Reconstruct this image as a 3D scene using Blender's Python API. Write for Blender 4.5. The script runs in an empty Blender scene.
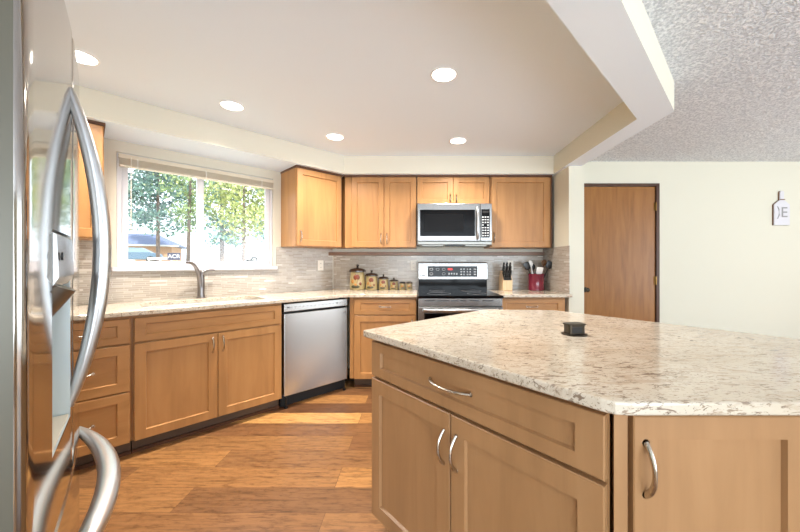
import bpy, math, random
from math import sin, cos, pi, radians, sqrt
from mathutils import Vector, Matrix
random.seed(7)
S = bpy.context.scene
COL = S.collection

# ------------------------------------------------------------------ camera
cam = bpy.data.cameras.new('camera')
cam.sensor_width = 36.0
cam.lens = 36.0 * 330 / 800
cam.shift_x = -17 / 800
cam.shift_y = -3 / 800
cam.clip_start = 0.02
cam.clip_end = 300
co = bpy.data.objects.new('camera', cam)
COL.objects.link(co)
co.location = (0, 0, 1.212)
co.rotation_euler = (pi / 2, 0, 0)
S.camera = co
S.view_settings.view_transform = 'Standard'
S.view_settings.look = 'None'
S.view_settings.gamma = 1
S.view_settings.use_curve_mapping = False
S.view_settings.exposure = 0.38
S.cycles.use_denoising = True
S.cycles.max_bounces = 10
S.cycles.diffuse_bounces = 5
S.cycles.glossy_bounces = 5
S.cycles.sample_clamp_indirect = 6

# ------------------------------------------------------------------ world, sun, fill lamps
w = bpy.data.worlds.new('sky')
S.world = w
w.use_nodes = True
nt = w.node_tree
bg = nt.nodes['Background']
bg.inputs['Color'].default_value = (0.80, 0.91, 1.0, 1)
bg.inputs['Strength'].default_value = 2.3


def lamp(name, kind, loc, direction, energy, color=(1, 1, 1), **kw):
    l = bpy.data.lights.new(name, kind)
    l.energy = energy
    l.color = color
    for k, v in kw.items():
        setattr(l, k, v)
    o = bpy.data.objects.new(name, l)
    COL.objects.link(o)
    o.location = loc
    o.rotation_euler = Vector(direction).to_track_quat('-Z', 'Y').to_euler()
    return o


lamp('sun', 'SUN', (0, 0, 20), (-0.75, 0.35, -0.75), 8.0, (1.0, 0.96, 0.88), angle=0.01)
# unseen fill lamps added behind the camera, tilted up at the rear and right openings
lamp('fill_rear', 'AREA', (1.3, -3.4, 1.25), (0, 1, 0.95), 215, (0.80, 0.91, 1.0),
     shape='RECTANGLE', size=5.0, size_y=2.1)
lamp('fill_right', 'AREA', (5.4, 0.3, 1.25), (-1, 0.0, 1.1), 56, (0.82, 0.92, 1.0),
     shape='RECTANGLE', size=4.0, size_y=2.1)
CAN_POWER = 14.5


# ------------------------------------------------------------------ materials
def srgb(r, g, b):
    def f(c):
        c /= 255.0
        return c / 12.92 if c <= 0.04045 else ((c + 0.055) / 1.055) ** 2.4
    return (f(r), f(g), f(b), 1)


def mat(name, color=(200, 200, 200), rough=0.5, metal=0.0, spec=0.5, coat=0.0, emit=None, es=0.0, trans=0.0):
    m = bpy.data.materials.new(name)
    m.use_nodes = True
    b = m.node_tree.nodes['Principled BSDF']
    b.inputs['Base Color'].default_value = srgb(*color)
    b.inputs['Roughness'].default_value = rough
    b.inputs['Metallic'].default_value = metal
    b.inputs['Specular IOR Level'].default_value = spec
    b.inputs['Coat Weight'].default_value = coat
    b.inputs['Transmission Weight'].default_value = trans
    if emit:
        b.inputs['Emission Color'].default_value = srgb(*emit)
        b.inputs['Emission Strength'].default_value = es
    return m


def nn(m, t, **kw):
    n = m.node_tree.nodes.new(t)
    for k, v in kw.items():
        setattr(n, k, v)
    return n


def lk(m, a, b):
    m.node_tree.links.new(a, b)


def coords(m, scale=(1, 1, 1), rot=(0, 0, 0), kind='Object'):
    tc = nn(m, 'ShaderNodeTexCoord')
    mp = nn(m, 'ShaderNodeMapping')
    mp.inputs['Scale'].default_value = scale
    mp.inputs['Rotation'].default_value = rot
    lk(m, tc.outputs[kind], mp.inputs['Vector'])
    return mp.outputs['Vector']


def ramp(m, fac, stops):
    r = nn(m, 'ShaderNodeValToRGB')
    e = r.color_ramp.elements
    e[0].position, e[0].color = stops[0][0], stops[0][1]
    e[1].position, e[1].color = stops[-1][0], stops[-1][1]
    for p, c in stops[1:-1]:
        x = e.new(p)
        x.color = c
    lk(m, fac, r.inputs['Fac'])
    return r.outputs['Color']


def noise(m, vec, scale, detail=4, rough=0.55, dist=0.0):
    n = nn(m, 'ShaderNodeTexNoise')
    n.inputs['Scale'].default_value = scale
    n.inputs['Detail'].default_value = detail
    n.inputs['Roughness'].default_value = rough
    n.inputs['Distortion'].default_value = dist
    lk(m, vec, n.inputs['Vector'])
    return n.outputs['Fac']


def mix(m, fac, a, b, mode='MIX'):
    x = nn(m, 'ShaderNodeMix', data_type='RGBA', blend_type=mode)
    for s, v in ((x.inputs[0], fac), (x.inputs[6], a), (x.inputs[7], b)):
        if hasattr(v, 'default_value') or hasattr(v, 'links'):
            lk(m, v, s)
        else:
            s.default_value = v
    return x.outputs[2]


def bump(m, h, strength, dist=0.01):
    b = nn(m, 'ShaderNodeBump')
    b.inputs['Strength'].default_value = strength
    b.inputs['Distance'].default_value = dist
    lk(m, h, b.inputs['Height'])
    lk(m, b.outputs['Normal'], m.node_tree.nodes['Principled BSDF'].inputs['Normal'])


def base(m, sock):
    lk(m, sock, m.node_tree.nodes['Principled BSDF'].inputs['Base Color'])


def wood(name, c1, c2, c3, rough=0.38, sc=1.0, horizontal=False):
    m = mat(name, c2, rough, spec=0.4)
    s = (2.2 * sc, 9 * sc, 9 * sc) if horizontal else (9 * sc, 9 * sc, 0.9 * sc)
    v = coords(m, s)
    n1 = noise(m, v, 1.6, 5, 0.55, 0.6)
    n2 = noise(m, coords(m, (1.4, 1.4, 0.8)), 2.0, 3)
    a = ramp(m, n1, [(0.28, srgb(*c1)), (0.5, srgb(*c2)), (0.75, srgb(*c3))])
    b = mix(m, n2, srgb(*c1), srgb(*c3))
    base(m, mix(m, 0.4, a, b))
    return m


M = {}
M['wood'] = wood('maple_cabinet_wood', (152, 106, 62), (174, 124, 74), (188, 139, 86))
M['woodh'] = wood('maple_drawer_wood', (152, 106, 62), (174, 124, 74), (188, 139, 86), horizontal=True)
M['wood_island_lit'] = wood('maple_island_lit', (144, 106, 70), (160, 119, 80), (172, 131, 91))  # cabinet maple again; the island's differing light is put into the colour
M['wood_dark'] = wood('dark_molding_wood', (74, 46, 30), (92, 58, 38), (108, 70, 46))
M['ledge'] = wood('ledge_wood', (112, 84, 68), (134, 104, 86), (150, 120, 102), horizontal=True)
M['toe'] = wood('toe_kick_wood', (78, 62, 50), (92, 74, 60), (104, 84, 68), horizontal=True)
M['door_wood'] = wood('flush_door_wood', (118, 74, 32), (144, 94, 44), (164, 112, 58), rough=0.3, sc=1.5)
M['jamb_wood'] = wood('jamb_wood', (58, 34, 24), (74, 46, 32), (92, 60, 42), rough=0.4)
M['block_wood'] = wood('knife_block_wood', (206, 168, 126), (222, 188, 146), (234, 204, 166), sc=3)

M['wall'] = mat('cream_wall_paint', (215, 211, 194), 0.75, spec=0.2)
bump(M['wall'], noise(M['wall'], coords(M['wall']), 60, 3), 0.08, 0.004)
M['soffit'] = mat('soffit_paint', (222, 216, 200), 0.75, spec=0.2)
M['ceil'] = mat('smooth_ceiling_paint', (234, 243, 253), 0.7, spec=0.2)
m = M['popcorn'] = mat('popcorn_ceiling', (226, 226, 226), 0.9, spec=0.1)
v = coords(m)
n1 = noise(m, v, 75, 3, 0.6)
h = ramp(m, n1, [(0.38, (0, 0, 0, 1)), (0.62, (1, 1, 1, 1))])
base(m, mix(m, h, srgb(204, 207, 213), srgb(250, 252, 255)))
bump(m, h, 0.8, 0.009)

m = M['floor'] = mat('wood_plank_floor', (170, 110, 60), 0.32, spec=0.45)
tc = nn(m, 'ShaderNodeTexCoord')
br = nn(m, 'ShaderNodeTexBrick')
br.offset = 0.37
br.inputs['Scale'].default_value = 1.0
br.inputs['Color1'].default_value = (0, 0, 0, 1)
br.inputs['Color2'].default_value = (1, 1, 1, 1)
br.inputs['Mortar'].default_value = (0.5, 0.5, 0.5, 1)
br.inputs['Mortar Size'].default_value = 0.0012
br.inputs['Mortar Smooth'].default_value = 0.2
br.inputs['Brick Width'].default_value = 1.2
br.inputs['Row Height'].default_value = 0.178
lk(m, tc.outputs['Object'], br.inputs['Vector'])
tone = ramp(m, br.outputs['Color'], [(0.0, srgb(104, 70, 46)), (0.25, srgb(134, 94, 60)), (0.45, srgb(176, 128, 76)),
                                     (0.65, srgb(122, 86, 56)), (0.85, srgb(158, 114, 70)), (1.0, srgb(222, 172, 104))])
off = nn(m, 'ShaderNodeVectorMath', operation='MULTIPLY_ADD')
lk(m, br.outputs['Color'], off.inputs[0])
off.inputs[1].default_value = (13, 7, 3)
lk(m, tc.outputs['Object'], off.inputs[2])
mp = nn(m, 'ShaderNodeMapping')
mp.inputs['Scale'].default_value = (2.0, 26, 1)
lk(m, off.outputs[0], mp.inputs['Vector'])
g = noise(m, mp.outputs['Vector'], 2.2, 8, 0.62, 0.8)
mp2 = nn(m, 'ShaderNodeMapping')
mp2.inputs['Scale'].default_value = (5, 20, 1)
lk(m, off.outputs[0], mp2.inputs['Vector'])
g2 = noise(m, mp2.outputs['Vector'], 3.0, 6, 0.7)
g = ramp(m, g, [(0.3, srgb(176, 168, 160)), (0.52, srgb(240, 236, 232)), (0.75, srgb(255, 255, 255))])
c = mix(m, 1.0, tone, g, 'MULTIPLY')
g2 = ramp(m, g2, [(0.34, srgb(186, 176, 168)), (0.5, (1, 1, 1, 1))])
c = mix(m, 0.8, c, g2, 'MULTIPLY')
c = mix(m, br.outputs['Fac'], c, srgb(84, 52, 32))
base(m, c)

m = M['tile'] = mat('mosaic_backsplash', (170, 160, 150), 0.22, spec=0.6)
tc = nn(m, 'ShaderNodeTexCoord')
sx = nn(m, 'ShaderNodeSeparateXYZ')
cx = nn(m, 'ShaderNodeCombineXYZ')
lk(m, tc.outputs['Object'], sx.inputs[0])
lk(m, sx.outputs['X'], cx.inputs['X'])
lk(m, sx.outputs['Z'], cx.inputs['Y'])
br = nn(m, 'ShaderNodeTexBrick')
br.offset = 0.41
br.squash = 0.6
br.squash_frequency = 3
br.inputs['Scale'].default_value = 1.0
br.inputs['Color1'].default_value = (0, 0, 0, 1)
br.inputs['Color2'].default_value = (1, 1, 1, 1)
br.inputs['Mortar'].default_value = (0.5, 0.5, 0.5, 1)
br.inputs['Mortar Size'].default_value = 0.0014
br.inputs['Brick Width'].default_value = 0.11
br.inputs['Row Height'].default_value = 0.0158
lk(m, cx.outputs[0], br.inputs['Vector'])
tone = ramp(m, br.outputs['Color'], [(0, srgb(158, 147, 134)), (0.35, srgb(166, 155, 142)), (0.7, srgb(174, 163, 150)),
                                     (0.93, srgb(180, 170, 158)), (1, srgb(206, 198, 188))])
base(m, mix(m, br.outputs['Fac'], tone, srgb(194, 184, 170)))
inv = nn(m, 'ShaderNodeMath', operation='SUBTRACT')
inv.inputs[0].default_value = 1
lk(m, br.outputs['Fac'], inv.inputs[1])
bump(m, inv.outputs[0], 0.25, 0.002)

m = M['quartz'] = mat('speckled_quartz', (222, 208, 188), 0.12, spec=0.5)
v = coords(m)
n = noise(m, v, 3.2, 5, 0.6)
c = ramp(m, n, [(0.3, srgb(186, 172, 152)), (0.5, srgb(200, 187, 168)), (0.7, srgb(208, 197, 180))])
for (sc, rot, lo, col, am) in (((18, 60, 50), 0.35, 0.615, (112, 90, 74), 0.8), ((26, 80, 60), 0.1, 0.61, (134, 112, 92), 0.8),
                               ((90, 120, 110), 0.0, 0.635, (86, 68, 56), 0.85), ((8, 24, 20), 0.3, 0.59, (176, 156, 134), 0.45)):
    n = noise(m, coords(m, sc, (0, 0, rot)), 1.0, 4, 0.6, 1.4)
    f = ramp(m, n, [(lo - 0.03, (0, 0, 0, 1)), (lo + 0.02, (am, am, am, 1))])
    c = mix(m, f, c, srgb(*col))
base(m, c)


def steel(name, col, rough, sc=(200, 200, 1.5), b=0.0):
    m = mat(name, col, rough, 1.0)
    n = noise(m, coords(m, sc), 1.0, 3)
    r = nn(m, 'ShaderNodeMapRange')
    r.inputs['To Min'].default_value = rough * 0.92
    r.inputs['To Max'].default_value = rough * 1.1
    lk(m, n, r.inputs['Value'])
    lk(m, r.outputs[0], m.node_tree.nodes['Principled BSDF'].inputs['Roughness'])
    return m


M['steel'] = steel('brushed_steel', (146, 144, 142), 0.26)
M['steel_dw'] = steel('dishwasher_steel', (186, 184, 180), 0.24)
M['faucet'] = mat('brushed_dark_nickel', (138, 132, 130), 0.28, 1.0)
M['steel_fridge'] = steel('polished_steel', (176, 171, 166), 0.09)
M['steel_side'] = steel('satin_steel_side', (140, 138, 132), 0.4)
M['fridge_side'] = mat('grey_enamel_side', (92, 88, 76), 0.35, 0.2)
M['steel_h'] = steel('handle_steel', (206, 208, 210), 0.3)
M['nickel'] = mat('satin_nickel', (206, 198, 186), 0.25, 1.0)
M['chrome'] = mat('chrome', (200, 200, 204), 0.1, 1.0)
M['brass'] = mat('brass', (130, 100, 56), 0.3, 1.0)
M['black_glass'] = mat('black_glass', (8, 8, 9), 0.1, spec=0.16)
M['black'] = mat('black_plastic', (20, 20, 21), 0.35)
M['rubber'] = mat('dark_recess', (28, 27, 27), 0.7)
M['bronze'] = mat('dark_bronze', (62, 54, 42), 0.35, 0.7)
M['white'] = mat('white_vinyl', (206, 203, 207), 0.35)
M['plate'] = mat('ivory_plate', (232, 226, 214), 0.35)
M['print'] = mat('grey_print', (196, 196, 196), 0.4)
M['dprint'] = mat('dark_print', (92, 92, 94), 0.4)
M['blind'] = mat('blind_slats', (222, 211, 190), 0.5)
M['blind_dark'] = mat('blind_shadow_line', (160, 148, 128), 0.5)
M['cream'] = mat('cream_ceramic', (148, 130, 88), 0.35, coat=0.2)
M['lid'] = mat('brown_glazed_lid', (36, 22, 15), 0.2, coat=0.5)
M['mush'] = mat('rust_mushroom_glaze', (104, 48, 26), 0.3)
M['mush2'] = mat('ochre_mushroom_glaze', (150, 98, 34), 0.3)
M['mush3'] = mat('olive_glaze', (56, 50, 26), 0.3)
M['crock'] = mat('burgundy_ceramic', (112, 30, 48), 0.2, coat=0.3)
M['utensil_white'] = mat('white_silicone', (232, 228, 222), 0.4)
M['utensil_brown'] = mat('walnut_spoon', (112, 76, 48), 0.5)
M['lens'] = mat('lamp_lens', (255, 255, 255), 0.5, emit=(255, 250, 240), es=9.0)
M['ringw'] = mat('white_trim_ring', (244, 244, 244), 0.4)
M['red_led'] = mat('red_led', (120, 10, 10), 0.4, emit=(255, 60, 50), es=1.0)
m = M['glass'] = bpy.data.materials.new('window_glass')
m.use_nodes = True
ntm = m.node_tree
ntm.nodes.clear()
o_ = ntm.nodes.new('ShaderNodeOutputMaterial')
mx = ntm.nodes.new('ShaderNodeMixShader')
tr = ntm.nodes.new('ShaderNodeBsdfTransparent')
gl = ntm.nodes.new('ShaderNodeBsdfGlossy')
gl.inputs['Roughness'].default_value = 0.0
mx.inputs[0].default_value = 0.05
ntm.links.new(tr.outputs[0], mx.inputs[1])
ntm.links.new(gl.outputs[0], mx.inputs[2])
ntm.links.new(mx.outputs[0], o_.inputs[0])
# outdoors
M['lawn'] = mat('pale_dry_lawn', (206, 206, 186), 0.9)
base(M['lawn'], ramp(M['lawn'], noise(M['lawn'], coords(M['lawn']), 0.8, 5),
                     [(0.35, srgb(190, 190, 160)), (0.65, srgb(226, 222, 208))]))
M['roofing'] = mat('blue_grey_shingle', (84, 96, 124), 0.8)
M['siding'] = mat('tan_siding', (174, 138, 112), 0.8)
M['garage'] = mat('white_garage', (180, 180, 180), 0.6)
M['bark'] = mat('bark', (112, 98, 92), 0.9)
M['asphalt'] = mat('grey_road', (170, 170, 172), 0.9)


def leaf(name, cols):
    m = mat(name, cols[0], 0.6, spec=0.2)
    g = nn(m, 'ShaderNodeNewGeometry')
    n = noise(m, coords(m), 2.2, 4, 0.7)
    base(m, ramp(m, n, [(0.38, srgb(*cols[0])), (0.5, srgb(*cols[1])), (0.64, srgb(*cols[2]))]))
    return m


M['conifer'] = leaf('blue_green_needles', [(62, 90, 92), (98, 130, 124), (156, 180, 168)])
M['leafy'] = leaf('light_green_leaves', [(74, 102, 70), (128, 150, 102), (186, 200, 150)])
M['leafy2'] = leaf('yellow_green_leaves', [(92, 108, 74), (148, 160, 100), (204, 206, 150)])
M['carpaint'] = mat('pale_blue_car_paint', (84, 106, 126), 0.3, 0.2)
M['carglass'] = mat('car_glass', (110, 132, 150), 0.1)


# ------------------------------------------------------------------ mesh helpers
class MB:
    def __init__(s):
        s.v, s.f, s.mi, s.mats = [], [], [], []

    def m(s, material):
        if material not in s.mats:
            s.mats.append(material)
        return s.mats.index(material)

    def add(s, vs, fs, material=None):
        k = len(s.v)
        s.v += [tuple(p) for p in vs]
        i = s.m(material) if material else 0
        for f in fs:
            s.f.append(tuple(k + j for j in f))
            s.mi.append(i)
        return s

    def box(s, x0, x1, y0, y1, z0, z1, material=None):
        vs = [(x0, y0, z0), (x1, y0, z0), (x1, y1, z0), (x0, y1, z0), (x0, y0, z1), (x1, y0, z1), (x1, y1, z1), (x0, y1, z1)]
        return s.add(vs, [(0, 3, 2, 1), (4, 5, 6, 7), (0, 1, 5, 4), (1, 2, 6, 5), (2, 3, 7, 6), (3, 0, 4, 7)], material)

    def prism(s, poly, z0, z1, material=None):
        n = len(poly)
        area = sum(poly[i][0] * poly[(i + 1) % n][1] - poly[(i + 1) % n][0] * poly[i][1] for i in range(n))
        if area < 0:
            poly = poly[::-1]
        vs = [(p[0], p[1], z0) for p in poly] + [(p[0], p[1], z1) for p in poly]
        fs = [tuple(range(n))[::-1], tuple(range(n, 2 * n))] + [(i, (i + 1) % n, n + (i + 1) % n, n + i) for i in range(n)]
        return s.add(vs, fs, material)

    def under(s, material, side):
        """downward faces take 'material', the others 'side'"""
        a, b = s.m(side), s.m(material)
        for i, f in enumerate(s.f):
            p = [Vector(s.v[j]) for j in f[:3]]
            s.mi[i] = b if (p[1] - p[0]).cross(p[2] - p[0]).normalized().z < -.9 else a
        return s

    def lathe(s, prof, c=(0, 0, 0), n=32, material=None, sx=1, sy=1, cap=True):
        vs, fs = [], []
        for r, z in prof:
            for k in range(n):
                a = 2 * pi * k / n
                vs.append((c[0] + r * cos(a) * sx, c[1] + r * sin(a) * sy, c[2] + z))
        for i in range(len(prof) - 1):
            for k in range(n):
                fs.append((i * n + k, i * n + (k + 1) % n, (i + 1) * n + (k + 1) % n, (i + 1) * n + k))
        if cap and prof[0][0] > 1e-5:
            fs.append(tuple(range(n))[::-1])
        if cap and prof[-1][0] > 1e-5:
            fs.append(tuple(range((len(prof) - 1) * n, len(prof) * n)))
        return s.add(vs, fs, material)

    def tube(s, pts, r, n=12, material=None, flat=1.0, up=(0, 0, 1), cap=True):
        """sweep an ellipse (r, r*flat) along pts; r may be a list; flat squashes along 'up'-derived normal"""
        P = [Vector(p) for p in pts]
        R = r if isinstance(r, (list, tuple)) else [r] * len(P)
        vs, fs = [], []
        upv = Vector(up).normalized()
        for i, p in enumerate(P):
            t = (P[min(i + 1, len(P) - 1)] - P[max(i - 1, 0)]).normalized()
            a = t.cross(upv)
            if a.length < 1e-3:
                a = t.cross(Vector((1, 0.01, 0)))
            a.normalize()
            b = a.cross(t).normalized()
            for k in range(n):
                th = 2 * pi * k / n
                vs.append(tuple(p + a * cos(th) * R[i] + b * sin(th) * R[i] * flat))
        for i in range(len(P) - 1):
            for k in range(n):
                fs.append((i * n + k, (i + 1) * n + k, (i + 1) * n + (k + 1) % n, i * n + (k + 1) % n))
        if cap:
            fs.append(tuple(range(n)))
            fs.append(tuple(range((len(P) - 1) * n, len(P) * n))[::-1])
        return s.add(vs, fs, material)

    def disc(s, c, r, axis='z', t=0.004, n=24, material=None):
        vs = []
        for side in (0, 1):
            for k in range(n):
                a = 2 * pi * k / n
                u, v = r * cos(a), r * sin(a)
                o = t * side
                if axis == 'z':
                    vs.append((c[0] + u, c[1] + v, c[2] + o))
                elif axis == 'y':
                    vs.append((c[0] + u, c[1] - o, c[2] + v))
                else:
                    vs.append((c[0] + o, c[1] + u, c[2] + v))
        fs = [tuple(range(n))[::-1], tuple(range(n, 2 * n))] + [(k, (k + 1) % n, n + (k + 1) % n, n + k) for k in range(n)]
        return s.add(vs, fs, material)

    def build(s, name, material=None, parent=None, smooth=False, bevel=0.0, loc=None):
        me = bpy.data.meshes.new(name)
        me.from_pydata(s.v, [], s.f)
        if s.mats:
            for x in s.mats:
                me.materials.append(x)
            for p, i in zip(me.polygons, s.mi):
                p.material_index = i
        else:
            me.materials.append(material)
        me.validate()
        if smooth:
            me.polygons.foreach_set('use_smooth', [True] * len(me.polygons))
            me.set_sharp_from_angle(angle=radians(40))
        o = bpy.data.objects.new(name, me)
        COL.objects.link(o)
        if parent:
            o.parent = parent
        if loc:
            o.location = loc
        if bevel:
            b = o.modifiers.new('bevel', 'BEVEL')
            b.width = bevel
            b.segments = 2
            b.limit_method = 'ANGLE'
            b.angle_limit = radians(50)
        return o


def box(name, x0, x1, y0, y1, z0, z1, material, parent=None, bevel=0.0):
    return MB().box(x0, x1, y0, y1, z0, z1).build(name, material, parent, bevel=bevel)


def thing(name, label, cat, loc=(0, 0, 0), rz=0.0, group=None):
    o = bpy.data.objects.new(name, None)
    o.empty_display_size = 0.1
    COL.objects.link(o)
    o.location = loc
    o.rotation_euler = (0, 0, rz)
    o['label'] = label
    o['category'] = cat
    if group:
        o['group'] = group
    return o


def tag(o, label, cat, group=None):
    o['label'] = label
    o['category'] = cat
    if group:
        o['group'] = group
    return o


def struct(o, label=None):
    o['kind'] = 'structure'
    return o


def copy_tree(o, parent=None, **kw):
    c = o.copy()
    COL.objects.link(c)
    if parent:
        c.parent = parent
    for ch in list(o.children):
        copy_tree(ch, c)
    for k, v in kw.items():
        if k == 'loc':
            c.location = v
        else:
            c[k] = v
    return c


def text(name, body, size, material, loc, rot, parent=None, extrude=0.001):
    cu = bpy.data.curves.new(name, 'FONT')
    cu.body = body
    cu.size = size
    cu.extrude = extrude
    cu.align_x = 'CENTER'
    cu.align_y = 'CENTER'
    cu.materials.append(material)
    o = bpy.data.objects.new(name, cu)
    COL.objects.link(o)
    o.location = loc
    o.rotation_euler = rot
    me = bpy.data.meshes.new_from_object(o)
    bpy.data.objects.remove(o)
    o = bpy.data.objects.new(name, me)
    COL.objects.link(o)
    o.location = loc
    o.rotation_euler = rot
    if parent:
        o.parent = parent
    return o


R2 = sqrt(0.5)
C = Vector((-0.965, 3.80))          # corner of back wall and window wall
CEIL = 2.325
SOF = 2.14


def W(a, d):                        # point of the window wall frame: a along (0 at corner, negative to the left), d into the room
    return (C[0] + R2 * a + R2 * d, C[1] + R2 * a - R2 * d)


A45 = pi / 4
FN = Vector((0.742, 0.670))         # outward normal of the refrigerator front
FA = math.atan2(0.742, -0.670)
FO = Vector((-0.856, 0.82)) - FN * 0.78
WF = FO - FN * 0.03
WC = Vector(W(-2.73, 0))            # corner window wall / refrigerator wall
FD = Vector((-0.670, 0.742))

# ------------------------------------------------------------------ room shell
struct(MB().prism([(-4, .865), (-.915, 3.95), (6, 3.95), (6, -4), (-4, -4)], -0.05, 0).build('floor', M['floor']))
# kitchen ceiling and textured ceiling
kp = [(-4, .865), (-.915, 3.95), (1.5, 3.95), (1.5, 2.04), (-2.1, -1.56), (-2.1, -4), (-4, -4)]
struct(MB().prism(kp, CEIL, CEIL + 0.1).build('ceiling', M['ceil']))
tp = [(1.5, 3.95), (6, 3.95), (6, -4), (-2.1, -4), (-2.1, -1.56), (1.5, 2.04)]
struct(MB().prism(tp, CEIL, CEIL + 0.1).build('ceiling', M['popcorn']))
# dropped beam round the kitchen ceiling
bp = [(1.43, 3.48), (1.43, 2.14), (-2.2, -1.49), (-2.2, -1.75), (1.575, 2.02), (1.575, 3.62), (1.43, 3.62)]
bk = MB()
bk.prism([(1.42, 3.62), (1.42, 2.13), (1.575, 2.02), (1.575, 3.62)], SOF + .0005, CEIL - 0.001)
bk.prism([(1.42, 2.13), (-2.2, -1.49), (-2.2, -1.755), (1.575, 2.02)], SOF, CEIL - 0.001)
struct(bk.under(M['ceil'], M['wall']).build('ceiling_beam'))
# soffits
s1 = MB().prism([tuple(C), W(-2.73, 0), W(-2.73, .41), W(-0.115, .41), (1.4195, W(-0.115, .41)[1]), (1.4195, 3.8)], SOF, CEIL - 0.001)
struct(s1.under(M['ceil'], M['soffit']).build('ceiling_soffit'))
# back wall
struct(box('wall_back', -1.1, 1.6, 3.80, 3.95, 0, CEIL, M['soffit']))
# kitchen end wall stub
struct(box('wall_end', 1.455, 1.60, 3.16, 3.80, 0, SOF, M['wall']))
# door wall
dw = MB()
DX0, DX1, DH, DY = 1.80, 2.655, 2.085, 3.62
dw.box(1.576, DX0, DY, DY + .12, 0, CEIL).box(DX1, 5.6, DY, DY + .12, 0, CEIL).box(DX0, DX1, DY, DY + .12, DH, CEIL)
struct(dw.build('wall_hall', M['wall']))
struct(box('wall_right', 5.5, 5.6, 2.4, DY, 0, CEIL, M['wall']))
rw = MB().box(5.5, 5.6, -3.5, -1.8, 0, CEIL).box(5.5, 5.6, -1.8, 2.4, 2.3, CEIL)
struct(rw.build('wall_right', M['wall']))
rr = MB().box(-2.5, -1.3, -3.6, -3.5, 0, CEIL).box(3.9, 5.6, -3.6, -3.5, 0, CEIL).box(-1.3, 3.9, -3.6, -3.5, 2.3, CEIL)
struct(rr.build('wall_rear', M['wall']))
# window wall (local frame: x along, -y into the room)
WX0, WX1, WZ0, WZ1 = -1.847, -0.683, 1.182, 2.055
ww = MB()
ww.box(-2.73, WX0, 0, .066, 0, CEIL).box(WX1, 0.02, 0, .066, 0, CEIL).box(WX0, WX1, 0, .066, 0, WZ0).box(WX0, WX1, 0, .066, WZ1, CEIL)
o = struct(ww.build('wall_window', M['soffit']))
o.location = (C[0], C[1], 0)
o.rotation_euler = (0, 0, A45)
# refrigerator wall
p0, p1 = WC, WF - FD * 0.55
q0, q1 = p0 - FN * .1, p1 - FN * .1
struct(MB().prism([tuple(p0), tuple(p1), tuple(q1), tuple(q0)], 0, CEIL).build('wall_left', M['wall']))
e0 = p1
e1 = Vector((-2.5, -1.5))
nn_ = Vector((0.1, 0))
struct(MB().prism([(e0[0], e0[1]), (e0[0] - .07, e0[1] + .07), (-2.6, -1.4), (-2.6, -3.6), (-2.5, -3.6), (-2.5, -1.45)], 0, CEIL)
       .build('wall_left', M['wall']))


# baseboard on door wall
struct(box('baseboard_hall', DX1 + .06, 5.49, DY - .015, DY - .001, 0, .09, M['wood_dark']))

# ------------------------------------------------------------------ window
wn = bpy.data.objects.new('window_1', None)
COL.objects.link(wn)
wn.location = (C[0], C[1], 0)
wn.rotation_euler = (0, 0, A45)
wn['kind'] = 'structure'
fr = MB()
fw = .03
fr.box(WX0 + .001, WX0 + fw, .012, .065, WZ0, WZ1 - .001).box(WX1 - fw, WX1 - .001, .012, .065, WZ0, WZ1 - .001)
fr.box(WX0 + fw, WX1 - fw, .012, .065, WZ0, WZ0 + .02).box(WX0 + fw, WX1 - fw, .012, .065, WZ1 - .012, WZ1 - .001)
fr.box(-1.325, -1.275, .02, .065, WZ0 + .02, WZ1 - .012)
fr.build('window_frame', M['white'], wn, bevel=.003)
for (x0, x1, y) in ((WX0 + fw + .001, -1.285, .040), (-1.32, WX1 - fw - .001, .015)):
    sb = MB()
    sw = .038
    z0, z1 = WZ0 + .021, WZ1 - .013
    sb.box(x0, x0 + sw, y, y + .024, z0, z1).box(x1 - sw, x1, y, y + .024, z0, z1)
    sb.box(x0 + sw, x1 - sw, y, y + .024, z0, z0 + .025).box(x0 + sw, x1 - sw, y, y + .024, z1 - .018, z1)
    so = sb.build('sash', M['white'], wn, bevel=.003)
    MB().box(x0 + sw, x1 - sw, y + .01, y + .014, z0 + .025, z1 - .018).build('pane', M['glass'], so)
box('lock', -1.295, -1.275, .012, .03, 1.58, 1.63, M['white'], wn, .003)
box('window_stool', WX0 - .03, WX1 + .03, -.045, .012, WZ0 - .035, WZ0, M['white'], wn, .006)
# raised mini blind
t = thing('mini_blind', 'beige mini blind raised to the top of the kitchen window', 'blind', (C[0], C[1], 1.943), A45)
box('head_rail', WX0 + .01, WX1 - .004, -.035, -.003, .062, .095, M['blind'], t, .003)
for k in range(9):
    MB().box(WX0 + .015, WX1 - .008, -.034, -.006, .016 + .005 * k, .0185 + .005 * k).build('slat', M['blind'], t)
box('bottom_rail', WX0 + .015, WX1 - .008, -.036, -.004, 0, .014, M['blind'], t, .003)
for x in (WX0 + .12, -1.27, WX1 - .12):
    box('ladder_tape', x - .004, x + .004, -.038, -.0365, 0, .07, M['plate'], t)
MB().tube([(WX0 + .08, -.04, .075), (WX0 + .081, -.042, -.2), (WX0 + .08, -.04, -.50)], .0035, 8).build('tilt_wand', M['plate'], t, smooth=True)

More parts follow.
